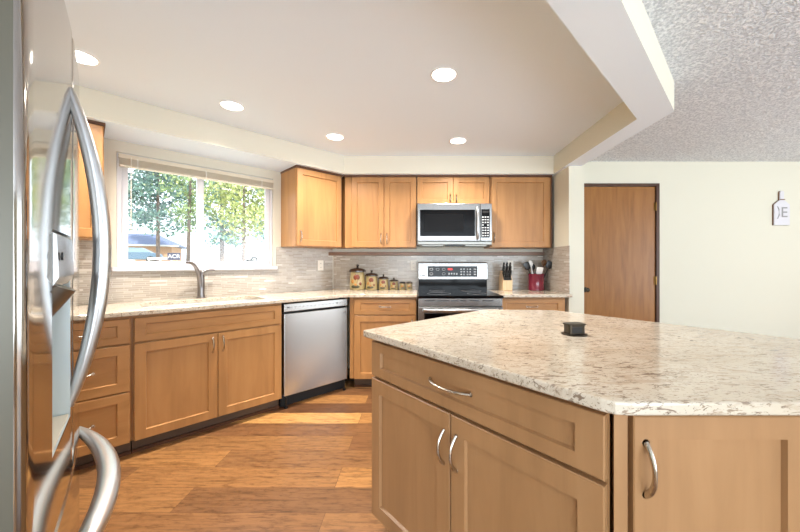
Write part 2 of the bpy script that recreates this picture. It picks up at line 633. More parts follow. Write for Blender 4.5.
# ------------------------------------------------------------------ flush door
dr = bpy.data.objects.new('door_1', None)
COL.objects.link(dr)
dr['kind'] = 'structure'
dr.location = (0, 0, 0)
jb = MB()
jb.box(DX0 + .001, DX0 + .02, DY - .012, DY + .119, 0, DH - .02).box(DX1 - .035, DX1 - .001, DY - .012, DY + .119, 0, DH - .02)
jb.box(DX0 + .001, DX1 - .001, DY - .012, DY + .119, DH - .03, DH - .001)
jb.build('door_frame', M['jamb_wood'], dr, bevel=.002)
box('door_slab', DX0 + .023, DX1 - .040, DY + .005, DY + .045, .012, DH - .034, M['door_wood'], dr, .002)
for zz in (1.83, 1.02, .2):
    hb = MB().box(DX1 - .052, DX1 - .026, DY - .006, DY + .004, zz - .045, zz + .045)
    hb.tube([(DX1 - .038, DY - .010, zz - .046), (DX1 - .038, DY - .010, zz + .046)], .006, 10)
    hb.build('door_hinge', M['brass'], dr)
kb = MB()
kb.tube([(1.845, DY + .004, .92), (1.845, DY - .002, .92), (1.845, DY - .004, .92), (1.845, DY - .03, .92), (1.845, DY - .036, .92),
         (1.845, DY - .055, .92), (1.845, DY - .062, .92)], [.028, .028, .011, .011, .020, .024, .012], 20)
kb.build('door_knob', M['bronze'], dr, smooth=True)

# ------------------------------------------------------------------ backsplash
b1 = MB()
b1.box(-2.72, WX0 - .032, -.008, -.0005, .916, 1.378).box(WX0 - .032, WX1 + .032, -.008, -.0005, .916, WZ0 - .037)
b1.box(WX1 + .032, -.012, -.008, -.0005, .916, 1.372)
o = struct(b1.build('backsplash', M['tile']))
o.location = (C[0], C[1], 0)
o.rotation_euler = (0, 0, A45)
struct(box('backsplash', C[0] + .006, 1.453, 3.792, 3.7995, .916, 1.295, M['tile']))
o = struct(MB().box(-.66, -.002, -.007, 0, .916, 1.378).build('backsplash', M['tile']))
o.location = (1.4545, 3.14, 0)
o.rotation_euler = (0, 0, -pi / 2)

o = tag(MB().prism([(C[0] + .002, 3.7995), (1.453, 3.7995), (1.453, 3.745), (C[0] - .04, 3.745)], 1.297, 1.336).build('wood_ledge', M['ledge'], bevel=.003),
        'long thin brown wooden ledge capping the tile along the back wall', 'ledge')


# ------------------------------------------------------------------ cabinet parts
def shaker(name, x0, x1, z0, z1, y, material, parent, st=.056, t=.02, rec=.011):
    """door or drawer front; front face at y - t"""
    g = .004
    F, Bk = y - t, y
    vs = [(x0, Bk, z0), (x1, Bk, z0), (x1, Bk, z1), (x0, Bk, z1)]
    e = .0025
    vs += [(x0, F + e, z0), (x1, F + e, z0), (x1, F + e, z1), (x0, F + e, z1)]
    vs += [(x0 + e, F, z0 + e), (x1 - e, F, z0 + e), (x1 - e, F, z1 - e), (x0 + e, F, z1 - e)]
    sz = min(st, (z1 - z0) * .27)
    vs += [(x0 + st, F, z0 + sz), (x1 - st, F, z0 + sz), (x1 - st, F, z1 - sz), (x0 + st, F, z1 - sz)]
    vs += [(x0 + st + g, F + rec, z0 + sz + g), (x1 - st - g, F + rec, z0 + sz + g), (x1 - st - g, F + rec, z1 - sz - g), (x0 + st + g, F + rec, z1 - sz - g)]
    fs = [(0, 3, 2, 1)]
    for a in (0, 4, 8, 12):
        for k in range(4):
            j = (k + 1) % 4
            fs.append((a + k, a + j, a + 4 + j, a + 4 + k))
    fs.append((16, 17, 18, 19))
    return MB().add(vs, fs).build(name, material, parent)


def pull(parent, x, z, y, length=.10, vertical=True, out=.028, r=.0062):
    """arched bar pull, feet on the face at y"""
    pts, rr = [], []
    n = 14
    for i in range(n + 1):
        u = i / n
        s = (u - .5) * length
        d = out * (1 - abs(2 * u - 1) ** 2.4)
        pts.append((x, y - d, z + s) if vertical else (x + s, y - d, z))
        rr.append(r * (1.0 + .35 * abs(2 * u - 1)))
    k = MB().tube(pts, rr, 10, up=(1, 0, 0) if vertical else (0, 0, 1), flat=.8)
    k.tube([pts[0], (pts[0][0], y + .001, pts[0][2])], r * 1.5, 10)
    k.tube([pts[-1], (pts[-1][0], y + .001, pts[-1][2])], r * 1.5, 10)
    return k.build('handle', M['nickel'], parent, smooth=True)


def fronts(root, fy, specs, wm, wh, length=.10):
    """specs: (kind, x0, x1, z0, z1, handle) handle: None | 'c' (centre) | (dx from left, dz from bottom)"""
    for k, x0, x1, z0, z1, hd in specs:
        d = shaker({'door': 'door', 'drawer': 'drawer', 'false': 'false_front'}[k], x0, x1, z0, z1, fy, wh if k != 'door' else wm, root)
        if hd == 'c':
            pull(d, (x0 + x1) / 2, (z0 + z1) / 2, fy - .02, length, False)
        elif hd:
            pull(d, hd[0], hd[1], fy - .02, length, True)


def base_cabinet(label, loc, rz, w_, depth, specs, group=None, wm=None, wh=None, toe=True, sink=False):
    t = thing('base_cabinet', label, 'cabinet', loc, rz, group)
    wm, wh = wm or M['wood'], wh or M['woodh']
    if sink:
        MB().box(0, w_, -depth, 0, .10, .66).box(0, w_, -depth, -depth + .05, .661, .883).build('body', wm, t)
    else:
        box('body', 0, w_, -depth, 0, .10, .883, wm, t)
    if toe:
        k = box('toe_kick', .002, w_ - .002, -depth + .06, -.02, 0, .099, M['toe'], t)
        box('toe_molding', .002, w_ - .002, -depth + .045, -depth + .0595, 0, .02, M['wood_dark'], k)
    fronts(t, -depth - .001, specs, wm, wh)
    return t


DB, ZD, ZS = .10, .717, .706       # door bottom, drawer bottom, door top
DT = .868
BD = .649                           # window run body depth
# window run; local x from left edge
lo = W(-2.255, 0.01)
t = base_cabinet('maple base cabinet with three drawers, next to the refrigerator', (lo[0], lo[1], 0), A45, .449, BD - .01,
                 [('drawer', .012, .437, ZD, DT, 'c'), ('drawer', .012, .437, .42, ZS, 'c'), ('drawer', .012, .437, DB, .413, 'c')])
lo = W(-2.72, 0.01)
base_cabinet('maple base cabinet in the far left corner behind the refrigerator', (lo[0], lo[1], 0), A45, .459, BD - .01, [('door', .012, .447, DB, DT, None)])
lo = W(-1.804, 0.01)
sw_ = .936
t = base_cabinet('wide maple sink cabinet with two doors under a long false drawer front', (lo[0], lo[1], 0), A45, sw_, BD - .01,
                 [('false', .008, sw_ - .008, ZD, DT, None),
                  ('door', .008, sw_ / 2 - .002, DB, ZS, (sw_ / 2 - .032, .625)),
                  ('door', sw_ / 2 + .002, sw_ - .008, DB, ZS, (sw_ / 2 + .032, .625))], sink=True)
# dishwasher
lo = W(-.860, 0.02)
t = thing('dishwasher', 'stainless steel dishwasher between the sink cabinet and the corner', 'dishwasher', (lo[0], lo[1], 0), A45)
box('tub', .002, .620, -.60, 0, .09, .875, M['rubber'], t)
box('door_panel', .006, .614, -.648, -.601, .105, .79, M['steel_dw'], t, .005)
cp = box('control_panel', .006, .614, -.65, -.601, .806, .872, M['steel_dw'], t, .004)
gp = MB().box(.008, .612, -.62, -.601, .791, .805)
gp.build('grip_recess', M['rubber'], t)
lg = MB()
for i in range(14):
    lg.box(.06 + i * .036, .073 + i * .036, -.6512, -.6495, .838, .842)
lg.box(.03, .05, -.6512, -.6495, .836, .846).box(.50, .512, -.6512, -.6495, .834, .846)
lg.build('button_marks', M['dprint'], cp)
ring = MB().tube([(.585 + .011 * cos(a), -.6495, .745 + .011 * sin(a)) for a in [i * pi / 10 for i in range(21)]], .002, 6)
ring.build('badge', M['dprint'], t)
box('kick_plate', .004, .616, -.58, -.54, .002, .089, M['rubber'], t)
for x in (.03, .59):
    MB().lathe([(.012, 0), (.016, .004), (.016, .012), (.008, .014), (.008, .09)], (x, -.63, 0), 14).build('leveling_foot', M['black'], t)

# back run, left of the range
bx0 = -.612
t = thing('base_cabinet', 'maple base cabinet with one drawer over a door, left of the range', 'cabinet', (bx0, 3.79, 0))
box('body', 0, .607, -.61, 0, .10, .883, M['wood'], t)
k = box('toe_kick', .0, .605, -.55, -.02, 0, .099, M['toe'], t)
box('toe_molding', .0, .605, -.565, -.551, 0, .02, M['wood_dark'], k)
fronts(t, -.611, [('drawer', .012, .600, ZD, DT, 'c'), ('door', .012, .600, DB, ZS, (.565, .62))], M['wood'], M['woodh'])
MB().prism([(-.035, -.612), (-.002, -.612), (-.002, -.52), (-.035, -.56)], .10, .883).build('corner_filler', M['wood'], t)
# right of the range
t = thing('base_cabinet', 'maple base cabinet right of the range, seen above the island', 'cabinet', (.79, 3.79, 0))
box('body', 0, .637, -.61, 0, .10, .883, M['wood'], t)
box('toe_kick', .0, .635, -.55, -.02, 0, .099, M['toe'], t)
fronts(t, -.611, [('drawer', .010, .617, ZD, DT, 'c'), ('door', .010, .310, DB, ZS, (.28, .62)), ('door', .314, .617, DB, ZS, (.345, .62))], M['wood'], M['woodh'])

# ------------------------------------------------------------------ countertops
import bmesh


def slab(name, outer, holes, z0, z1, material, bevel=.005):
    bm = bmesh.new()
    es = []
    for loop in [outer] + holes:
        vs = [bm.verts.new((p[0], p[1], z1)) for p in loop]
        for i in range(len(vs)):
            es.append(bm.edges.new((vs[i], vs[(i + 1) % len(vs)])))
    if holes:
        bmesh.ops.triangle_fill(bm, edges=es, use_beauty=True)
    else:
        bm.faces.new(list(bm.verts))
    bmesh.ops.recalc_face_normals(bm, faces=bm.faces)
    for f in bm.faces:
        if f.normal.z < 0:
            f.normal_flip()
    geom = bmesh.ops.extrude_face_region(bm, geom=list(bm.faces))
    vv = [g for g in geom['geom'] if isinstance(g, bmesh.types.BMVert)]
    # the extruded copy becomes the bottom
    bmesh.ops.translate(bm, verts=vv, vec=(0, 0, z0 - z1))
    bmesh.ops.recalc_face_normals(bm, faces=bm.faces)
    bmesh.ops.dissolve_limit(bm, angle_limit=.01, verts=bm.verts, edges=bm.edges) if False else None
    me = bpy.data.meshes.new(name)
    bm.to_mesh(me)
    bm.free()
    me.materials.append(material)
    o = bpy.data.objects.new(name, me)
    COL.objects.link(o)
    if bevel:
        b = o.modifiers.new('bevel', 'BEVEL')
        b.width = bevel
        b.segments = 3
        b.limit_method = 'ANGLE'
        b.angle_limit = radians(50)
    return o


def rrect(cx, cy, hx, hy, r, n=6):
    P = []
    for (sx, sy, a0) in ((1, 1, 0), (-1, 1, pi / 2), (-1, -1, pi), (1, -1, 3 * pi / 2)):
        for i in range(n + 1):
            a = a0 + i * pi / 2 / n
            P.append((cx + sx * (hx - r) + r * cos(a), cy + sy * (hy - r) + r * sin(a)))
    return P


YF = 3.13
cor = (C[0] + (0.69 / R2 - (3.80 - YF)), YF)
outer = [W(-2.72, .009), (C[0] + .005, 3.791), (.003, 3.791), (.003, YF), cor, W(-2.72, .69)]
sinkc = (-1.335, .36)
SH = (.40, .20)
hole = [W(p[0], p[1]) for p in rrect(sinkc[0], sinkc[1], SH[0], SH[1], .09)]
o = slab('countertop', outer, [hole], .885, .915, M['quartz'])
tag(o, 'long cream speckled quartz countertop with the sink, under the window and left of the range', 'countertop')
o = slab('countertop', [(.782, 3.791), (1.446, 3.791), (1.446, 3.155), (1.475, 3.155), (1.475, 3.125), (.782, 3.125)], [], .885, .915, M['quartz'])
tag(o, 'short cream speckled quartz countertop right of the range', 'countertop')

# sink (undermount)
t = thing('kitchen_sink', 'stainless undermount sink let into the countertop under the window', 'sink', (C[0], C[1], .68), A45)
sk = MB()
prof = [(1.03, .2045), (1.0, .2035), (.985, .04), (.93, .005), (.0, .0)]
ringp = rrect(0, 0, SH[0], SH[1], .09)
vs, fs = [], []
for f_, z in prof[:-1]:
    for p in ringp:
        vs.append((sinkc[0] + p[0] * f_, -sinkc[1] + p[1] * f_, z))
n_ = len(ringp)
for i in range(3):
    for k in range(n_):
        fs.append((i * n_ + k, (i + 1) * n_ + k, (i + 1) * n_ + (k + 1) % n_, i * n_ + (k + 1) % n_))
fs.append(tuple(range(3 * n_, 4 * n_)))
o = sk.add(vs, fs).build('basin', mat('satin_basin_steel', (222, 222, 220), 0.4, 0.5), t, smooth=True)
MB().lathe([(.0, .006), (.03, .006), (.045, .010), (.045, .004)], (sinkc[0], -sinkc[1], 0), 20).build('drain', M['chrome'], t, smooth=True)

# faucet
fx, fy_ = W(-1.318, .085)
t = thing('kitchen_faucet', 'tall chrome single-lever faucet behind the sink', 'faucet', (fx, fy_, .9155), A45)
MB().lathe([(.034, 0), (.034, .006), (.028, .012), (.0265, .03), (.0255, .17), (.023, .195), (.0, .20)], n=24).build('faucet_body', M['faucet'], t, smooth=True)
pts = []
P0, P1, P2, P3 = Vector((-.008, -.012, .09)), Vector((-.018, -.02, .23)), Vector((-.05, -.05, .31)), Vector((-.12, -.10, .30))
for i in range(15):
    u = i / 14
    pts.append(tuple(P0 * (1 - u) ** 3 + P1 * 3 * u * (1 - u) ** 2 + P2 * 3 * u * u * (1 - u) + P3 * u ** 3))
MB().tube(pts, [.019 - .0007 * i for i in range(15)], 14).build('spout', M['faucet'], t, smooth=True)
MB().tube([(.0, 0, .185), (.012, 0, .215), (.03, -.002, .232), (.075, -.004, .238), (.10, -.005, .236)], [.014, .016, .013, .010, .008], 12).build('lever', M['faucet'], t, smooth=True)


# ------------------------------------------------------------------ outlets
def outlet(label, loc, rz, group='wall outlets in the backsplash'):
    t = thing('wall_outlet', label, 'outlet', loc, rz, group)
    box('cover_plate', -.035, .035, -.006, 0, -.057, .057, M['plate'], t, .003)
    for z in (-.022, .022):
        s_ = box('socket', -.014, .014, -.008, -.0055, z - .014, z + .014, M['plate'], t, .002)
        sl = MB().box(-.007, -.004, -.0086, -.0078, z - .005, z + .005).box(.004, .007, -.0086, -.0078, z - .005, z + .005)
        sl.build('slot', M['dprint'], s_)
    return t


q = W(-.165, .0085)
outlet('ivory wall outlet on the tile under the angled upper cabinet', (q[0], q[1], 1.185), A45)
outlet('ivory wall outlet on the tile between the small shakers and the range', (-.04, 3.7915, 1.185), 0)
outlet('ivory wall outlet behind the knife block', (1.072, 3.7915, 1.185), 0)


# ------------------------------------------------------------------ upper cabinets
def molding(poly_pts, parent):
    MB().prism(poly_pts, SOF - .019, SOF - .001).build('top_molding', M['wood_dark'], parent)


UZ = 1.375
# angled cabinet on the window wall (local frame at C, rotated)
t = thing('upper_cabinet', 'single-door maple upper cabinet right of the window, on the angled wall', 'cabinet', (C[0], C[1], UZ), A45)
KX = -0.0926
MB().prism([(-.603, -.002), (-.603, -.338), (KX - .012, -.338), (-.018, -.035), (-.018, -.002)], 0, SOF - UZ - .02).build('body', M['wood'], t)
d = shaker('door', -.598, KX - .022, .004, SOF - UZ - .022, -.339, M['wood'], t)
pull(d, -.598 + .035, .095, -.359, .10)
MB().prism([(-.608, -.002), (-.608, -.364), (KX - .004, -.364), (KX - .004, -.20), (-.03, -.002)], SOF - UZ - .0195, SOF - UZ - .001).build('top_molding', M['wood_dark'], t)
# back pair
t = thing('upper_cabinet', 'two-door maple upper cabinet in the corner, left of the microwave', 'cabinet', (0, 3.80, UZ))
Kx, Ky = -.776, -.32
MB().prism([(-.925, -.002), (Kx + .014, -.30), (-.006, -.30), (-.006, -.002)], 0, SOF - UZ - .02).build('body', M['wood'], t)
d = shaker('door', -.690, -.350, .004, SOF - UZ - .022, -.301, M['wood'], t)
pull(d, -.350 - .03, .095, -.321, .10)
d = shaker('door', -.346, -.010, .004, SOF - UZ - .022, -.301, M['wood'], t)
pull(d, -.346 + .03, .095, -.321, .10)
MB().prism([(-.92, -.002), (Kx + .012, -.326), (-.004, -.326), (-.004, -.002)], SOF - UZ - .0195, SOF - UZ - .001).build('top_molding', M['wood_dark'], t)
# over the microwave
MZ = 1.825
t = thing('upper_cabinet', 'short two-door maple upper cabinet above the microwave', 'cabinet', (0, 3.80, MZ))
box('body', -.002, .768, -.30, -.002, 0, SOF - MZ - .02, M['wood'], t)
d = shaker('door', .002, .381, .004, SOF - MZ - .022, -.301, M['wood'], t)
pull(d, .381 - .03, .065, -.321, .085)
d = shaker('door', .385, .764, .004, SOF - MZ - .022, -.301, M['wood'], t)
pull(d, .385 + .03, .065, -.321, .085)
box('top_molding', -.002, .768, -.326, -.002, SOF - MZ - .0195, SOF - MZ - .001, M['wood_dark'], t)
# right
t = thing('upper_cabinet', 'single-door maple upper cabinet right of the microwave', 'cabinet', (0, 3.80, UZ))
box('body', .772, 1.416, -.30, -.002, 0, SOF - UZ - .02, M['wood'], t)
d = shaker('door', .784, 1.395, .004, SOF - UZ - .022, -.301, M['wood'], t)
pull(d, .784 + .028, .105, -.321, .10)
box('top_molding', .772, 1.424, -.326, -.002, SOF - UZ - .0195, SOF - UZ - .001, M['wood_dark'], t)
box('scribe_strip', 1.4165, 1.427, -.31, -.002, 0, SOF - UZ - .02, M['wood_dark'], t)
# far left
t = thing('upper_cabinet', 'maple upper cabinet left of the window, mostly behind the refrigerator handle', 'cabinet', (C[0], C[1], UZ), A45)
box('body', -2.70, -1.925, -.338, -.002, 0, SOF - UZ - .02, M['wood'], t)
shaker('door', -2.30, -1.93, .004, SOF - UZ - .022, -.339, M['wood'], t)
shaker('door', -2.68, -2.304, .004, SOF - UZ - .022, -.339, M['wood'], t)
box('top_molding', -2.70, -1.918, -.364, -.002, SOF - UZ - .0195, SOF - UZ - .001, M['wood_dark'], t)

# ------------------------------------------------------------------ microwave
t = thing('microwave', 'stainless over-the-range microwave with a black glass door', 'microwave', (.003, 3.80, 1.40))
box('case', 0, .762, -.40, -.004, .0, .422, M['steel'], t)
for x0 in (.05, .50):
    box('grease_filter', x0, x0 + .22, -.36, -.1, -.012, -.0005, M['steel_side'], t)
box('lamp_cover', .30, .47, -.38, -.25, -.012, -.0005, M['black'], t)
fd = MB()
fd.box(.0, .640, -.438, -.401, .035, .42)
f_ = fd.build('door', M['steel'], t, bevel=.006)
box('glass', .028, .588, -.4395, -.4375, .085, .355, M['black_glass'], f_)
box('inner_window', .07, .47, -.4402, -.4396, .13, .31, mat('tinted_window', (20, 20, 21), 0.2, spec=.06), f_)
h_ = MB().tube([(.612, -.438 - .036 * (1 - abs(2 * u / 16 - 1) ** 4), .055 + .325 * u / 16) for u in range(17)], .0145, 12, up=(1, 0, 0))
h_.build('handle', M['steel_h'], f_, smooth=True)
cp = box('control_panel', .642, .762, -.438, -.401, .035, .42, M['steel'], t, .006)
kp_ = box('keypad', .652, .738, -.4395, -.4375, .07, .36, M['black_glass'], cp)
kk = MB()
for r_ in range(8):
    for c_ in range(3):
        if r_ in (4,) and c_ == 1:
            continue
        kk.box(.660 + c_ * .026, .676 + c_ * .026, -.4403, -.4394, .085 + r_ * .027, .097 + r_ * .027)
kk.build('key_marks', M['print'], kp_)
box('display', .664, .726, -.4403, -.4394, .322, .345, M['rubber'], kp_)
box('vent_grille', .0, .762, -.425, -.401, .0, .033, M['steel_side'], t, .004)

# ------------------------------------------------------------------ range
RX = .010
RW = .762
t = thing('range', 'stainless electric range with black glass cooktop and back control panel', 'stove', (RX, 3.77, 0))
box('body', 0.003, RW - .003, -.76, -.04, .03, .895, M['steel_side'], t)
box('toe_panel', .01, RW - .01, -.74, -.70, .0, .029, M['rubber'], t)
ct = MB().box(0, RW, -.83, -.10, .896, .920)
ct = ct.build('cooktop', M['black_glass'], t, bevel=.004)
for (x, y, r) in ((.2, -.62, .11), (.56, -.62, .09), (.2, -.3, .08), (.56, -.3, .10)):
    MB().tube([(x + r * cos(i * pi / 20), y + r * sin(i * pi / 20), .9203) for i in range(41)], .0012, 6, cap=False).build('burner_ring', M['dprint'], ct)
mb = MB().box(.008, RW - .008, -.165, -.02, .921, 1.03)
mb.build('rear_glass', M['black_glass'], t)
pn = MB().prism([(-.02, 1.03), (-.19, 1.03), (-.18, 1.215), (-.06, 1.225), (-.02, 1.20)], 0, RW)
pn.v = [(z, x, y) for (x, y, z) in pn.v]
pn = pn.build('back_panel', M['steel'], t, bevel=.008)
box('display_glass', .105, .645, -0.1915, -0.1800, 1.062, 1.178, M['black_glass'], pn)
km = MB()
for (x, z) in ((.145, 1.143), (.215, 1.143), (.28, 1.143), (.145, 1.095), (.28, 1.095)):
    km.tube([(x + .017 * cos(i * pi / 8), -0.1918, z + .013 * sin(i * pi / 8)) for i in range(17)], .0018, 5)
for i in range(4):
    km.box(.33 + i * .028, .345 + i * .028, -0.1922, -0.1913, 1.085, 1.105)
for i in range(2):
    for j in range(3):
        km.box(.46 + i * .03, .478 + i * .03, -0.1922, -0.1913, 1.082 + j * .028, 1.095 + j * .028)
        km.box(.53 + i * .028, .545 + i * .028, -0.1922, -0.1913, 1.082 + j * .028, 1.095 + j * .028)
for j in range(3):
    km.box(.605, .63, -0.1922, -0.1913, 1.082 + j * .028, 1.095 + j * .028)
km.build('button_marks', M['print'], pn)
box('clock_display', .325, .375, -0.1922, -0.1913, 1.135, 1.155, M['red_led'], pn)
bl = MB().disc((.03, -0.1870, 1.075), .007, 'y', .004).box(.045, .08, -0.1900, -0.1880, 1.069, 1.080)
bl.build('badge', M['dprint'], pn)
box('front_trim', .0, RW, -.79, -.761, .82, .894, M['steel'], t, .004)
for i in range(5):
    pass
dr_ = box('oven_door', .0, RW, -.81, -.761, .22, .816, M['steel'], t, .006)
box('oven_window', .055, RW - .055, -.8125, -.8095, .36, .762, M['black_glass'], dr_)
vt = MB()
for x0, x1 in ((.06, .15), (.17, .28), (.30, .36), (.38, .43), (.46, .55), (.58, .68)):
    vt.box(x0, x1, -.7912, -.789, .868, .874)
vt.build('vent_slot', M['rubber'], t)
hb = MB().tube([(.05, -.81, .79), (.055, -.85, .795), (.09, -.862, .795), (.381, -.866, .795), (.67, -.862, .795), (.705, -.85, .795), (.71, -.81, .79)], .012, 12)
hb.build('handle', M['steel_h'], dr_, smooth=True)
box('warming_drawer', .0, RW, -.80, -.761, .035, .214, M['steel'], t, .005)


# ------------------------------------------------------------------ canisters
def canister(label, x, y, dia, h, cat='canister', name='mushroom_canister', knob=True, group='mushroom canisters left of the range'):
    t = thing(name, label, cat, (x, y, .9155), 0, group)
    r = dia / 2
    hb_ = h * (.70 if knob else .78)
    bd = MB().lathe([(r * .86, 0), (r * .97, h * .03), (r * 1.0, h * .15), (r * .93, hb_ * .8), (r * .86, hb_)], n=28)
    b = bd.build('jar', M['cream'], t, smooth=True)
    # raised mushroom relief facing the room
    def bump_(nm, u, z, ru, rz, mt, par=b):
        y0 = -sqrt(max(0, 1 - u * u)) * r * .93
        o = MB().lathe([(0, -1), (.6, -.8), (.9, -.4), (1, 0), (.9, .4), (.6, .8), (0, 1)], n=12).build(nm, mt, par, smooth=True)
        o.location = (u * r * .93, y0, z)
        o.scale = (ru, r * .12, rz)
    if knob:
        bump_('mushroom_relief', .05, hb_ * .72, r * .42, hb_ * .17, M['mush'])
        bump_('mushroom_relief', .1, hb_ * .48, r * .13, hb_ * .20, M['cream'])
        bump_('mushroom_relief', -.45, hb_ * .48, r * .24, hb_ * .12, M['mush2'])
        bump_('mushroom_relief', .5, hb_ * .36, r * .20, hb_ * .10, M['mush'])
        bump_('grass_relief', -.1, hb_ * .2, r * .55, hb_ * .10, M['mush3'])
        bump_('mushroom_relief', -.05, hb_ * .30, r * .22, hb_ * .09, M['mush2'])
    else:
        bump_('mushroom_relief', 0, hb_ * .6, r * .55, hb_ * .16, M['mush2'])
        bump_('grass_relief', .05, hb_ * .32, r * .5, hb_ * .14, M['mush3'])
    if knob:
        pr = [(r * .88, 0), (r * 1.10, h * .012), (r * 1.10, h * .05), (r * .9, h * .12), (r * .45, h * .155), (r * .16, h * .17),
              (r * .12, h * .20), (r * .20, h * .235), (r * .20, h * .27), (r * .1, h * .295), (0, h * .30)]
    else:
        pr = [(r * .92, 0), (r * 1.04, h * .03), (r * 1.0, h * .14), (r * .7, h * .21), (0, h * .23)]
    MB().lathe(pr, (0, 0, hb_), 28).build('lid', M['lid'], t, smooth=True)
    return t


cy_ = 3.66
canister('largest cream mushroom canister with a dark brown lid, leftmost of the row', -.66, cy_, .172, .282)
canister('second largest mushroom canister with dark lid, beside the largest one', -.503, cy_, .132, .218)
canister('middle-sized mushroom canister with dark lid, third from the left', -.372, cy_, .108, .172)
canister('smallest mushroom canister with a knobbed lid, next to the two shakers', -.256, cy_, .092, .135)
canister('small mushroom shaker without knob, left one of the pair', -.162, cy_, .068, .088, 'shaker', 'mushroom_shaker', False, 'mushroom shakers left of the range')
canister('small mushroom shaker without knob, right one of the pair', -.085, cy_, .068, .088, 'shaker', 'mushroom_shaker', False, 'mushroom shakers left of the range')

# ------------------------------------------------------------------ knife block
kx, ky = .968, 3.60
t = thing('knife_block', 'pale wooden knife block with black knives, right of the range', 'knife block', (kx, ky, .9155), radians(6))
kb = MB().prism([(-.06, 0), (.075, 0), (.075, .10), (.035, .215), (-.015, .20), (-.06, .11)], -.052, .052)
kb.v = [(z, x, y) for (x, y, z) in kb.v]
kb.build('block', M['block_wood'], t, bevel=.003)
fl = MB().add([(-.048, -.062, .112), (.044, -.062, .112), (.044, -.019, .196), (-.048, -.019, .196)], [(0, 1, 2, 3)])
fl.add([(-.048, -.058, .11), (.044, -.058, .11), (.044, -.015, .194), (-.048, -.015, .194)], [(3, 2, 1, 0)])
fl.build('slot_face', M['rubber'], t)
KD = Vector((0, -.35, .94)).normalized()
ki = 0
for r_, (zz, yy, n_, ln) in enumerate(((.205, -.012, 3, .095), (.172, -.032, 3, .09), (.140, -.048, 4, .075))):
    for c_ in range(n_):
        x = -.034 + c_ * (.068 / (n_ - 1))
        p = Vector((x, yy, zz)) + KD * .008
        th_ = thing('kitchen_knife', ('black-handled knife in the top row of the knife block', 'black-handled knife in the middle row of the knife block',
                    'short black-handled knife in the bottom row of the knife block')[r_], 'knife', (kx + p.x, ky + p.y, .9155 + p.z), radians(6), 'knives in the knife block')
        hd = MB().tube([(0, 0, 0), tuple(KD * ln * .3), tuple(KD * ln * .8), tuple(KD * ln)], [.009, .0105, .012, .009], 10, flat=.8)
        h_ = hd.build('handle', M['black'], th_, smooth=True)
        rv = MB()
        for u in (.25, .5, .75):
            rv.disc(tuple(KD * ln * u + Vector((0, -.0095, 0))), .0025, 'y', .001, 8)
        rv.build('rivet', M['chrome'], h_)
        MB().box(-.001, .001, -.003, .006, -.012, .001).build('blade', M['chrome'], th_)
# ------------------------------------------------------------------ crock
cx_, cy2 = 1.30, 3.60
t = thing('utensil_crock', 'burgundy ceramic crock full of utensils in the back right corner', 'crock', (cx_, cy2, .9155))
MB().lathe([(.078, 0), (.085, .006), (.086, .015), (.083, .02), (.083, .165), (.087, .17), (.087, .18), (.078, .18), (.076, .17), (.076, .012), (0, .010)], n=36).build('crock_body', M['crock'], t, smooth=True)


def utensil(name, label, base_, tip, kind, material, hm):
    th_ = thing(name, label, 'utensil', (cx_ + base_[0], cy2 + base_[1], .9155 + base_[2]), 0, 'utensils in the burgundy crock')
    d = Vector(tip)
    hd = MB().tube([(0, 0, 0), tuple(d * .5), tuple(d)], [.005, .006, .006], 8)
    hd.build('handle', hm, th_, smooth=True)
    u = d.normalized()
    hm_ = MB()
    c = d
    if kind == 'spoon':
        hm_.tube([tuple(c), tuple(c + u * .01), tuple(c + u * .03), tuple(c + u * .055), tuple(c + u * .07)], [.006, .018, .030, .024, .008], 14, flat=.35, up=(0, 1, 0))
    elif kind == 'spatula':
        hm_.tube([tuple(c), tuple(c + u * .012), tuple(c + u * .02), tuple(c + u * .085), tuple(c + u * .09)], [.006, .022, .032, .036, .028], 12, flat=.12, up=(0, 1, 0))
    elif kind == 'ladle':
        hm_.lathe([(0, -.03), (.024, -.022), (.036, 0), (.037, .012), (.033, .012), (.03, 0), (.018, -.016), (0, -.024)], tuple(c + Vector((0, -.03, .0))), 18)
    elif kind == 'grip':
        hm_.tube([tuple(c), tuple(c + u * .03), tuple(c + u * .075), tuple(c + u * .08)], [.008, .0105, .0105, .006], 10)
    hm_.build('head', material, th_, smooth=True)


utensil('slotted_turner', 'black turner leaning left in the crock', (0, 0, .03), (-.085, -.01, .19), 'spatula', M['black'], M['black'])
utensil('spoon', 'white spoon standing tall on the left of the crock', (0, .01, .03), (-.055, -.01, .225), 'spoon', M['utensil_white'], M['utensil_white'])
utensil('spoon', 'black spoon beside the white spoon in the crock', (0, .02, .03), (-.025, .0, .19), 'spoon', M['black'], M['black'])
utensil('spatula', 'white spatula low at the front of the crock', (.0, -.01, .03), (.01, -.04, .135), 'spatula', M['utensil_white'], M['utensil_white'])
utensil('ladle', 'black ladle leaning right in the crock', (.0, .05, .03), (.05, .0, .205), 'ladle', M['black'], M['black'])
utensil('turner', 'black turner tilted far right in the crock', (.03, -.03, .04), (.075, -.02, .19), 'spatula', M['black'], M['black'])
utensil('wooden_spoon', 'brown wooden spoon leaning right in the crock', (.045, .035, .03), (.055, .02, .235), 'spoon', M['utensil_brown'], M['utensil_brown'])
utensil('tongs', 'pair of steel tongs with grip at the crock back', (-.05, .03, .03), (.02, .02, .20), 'grip', M['chrome'], M['chrome'])

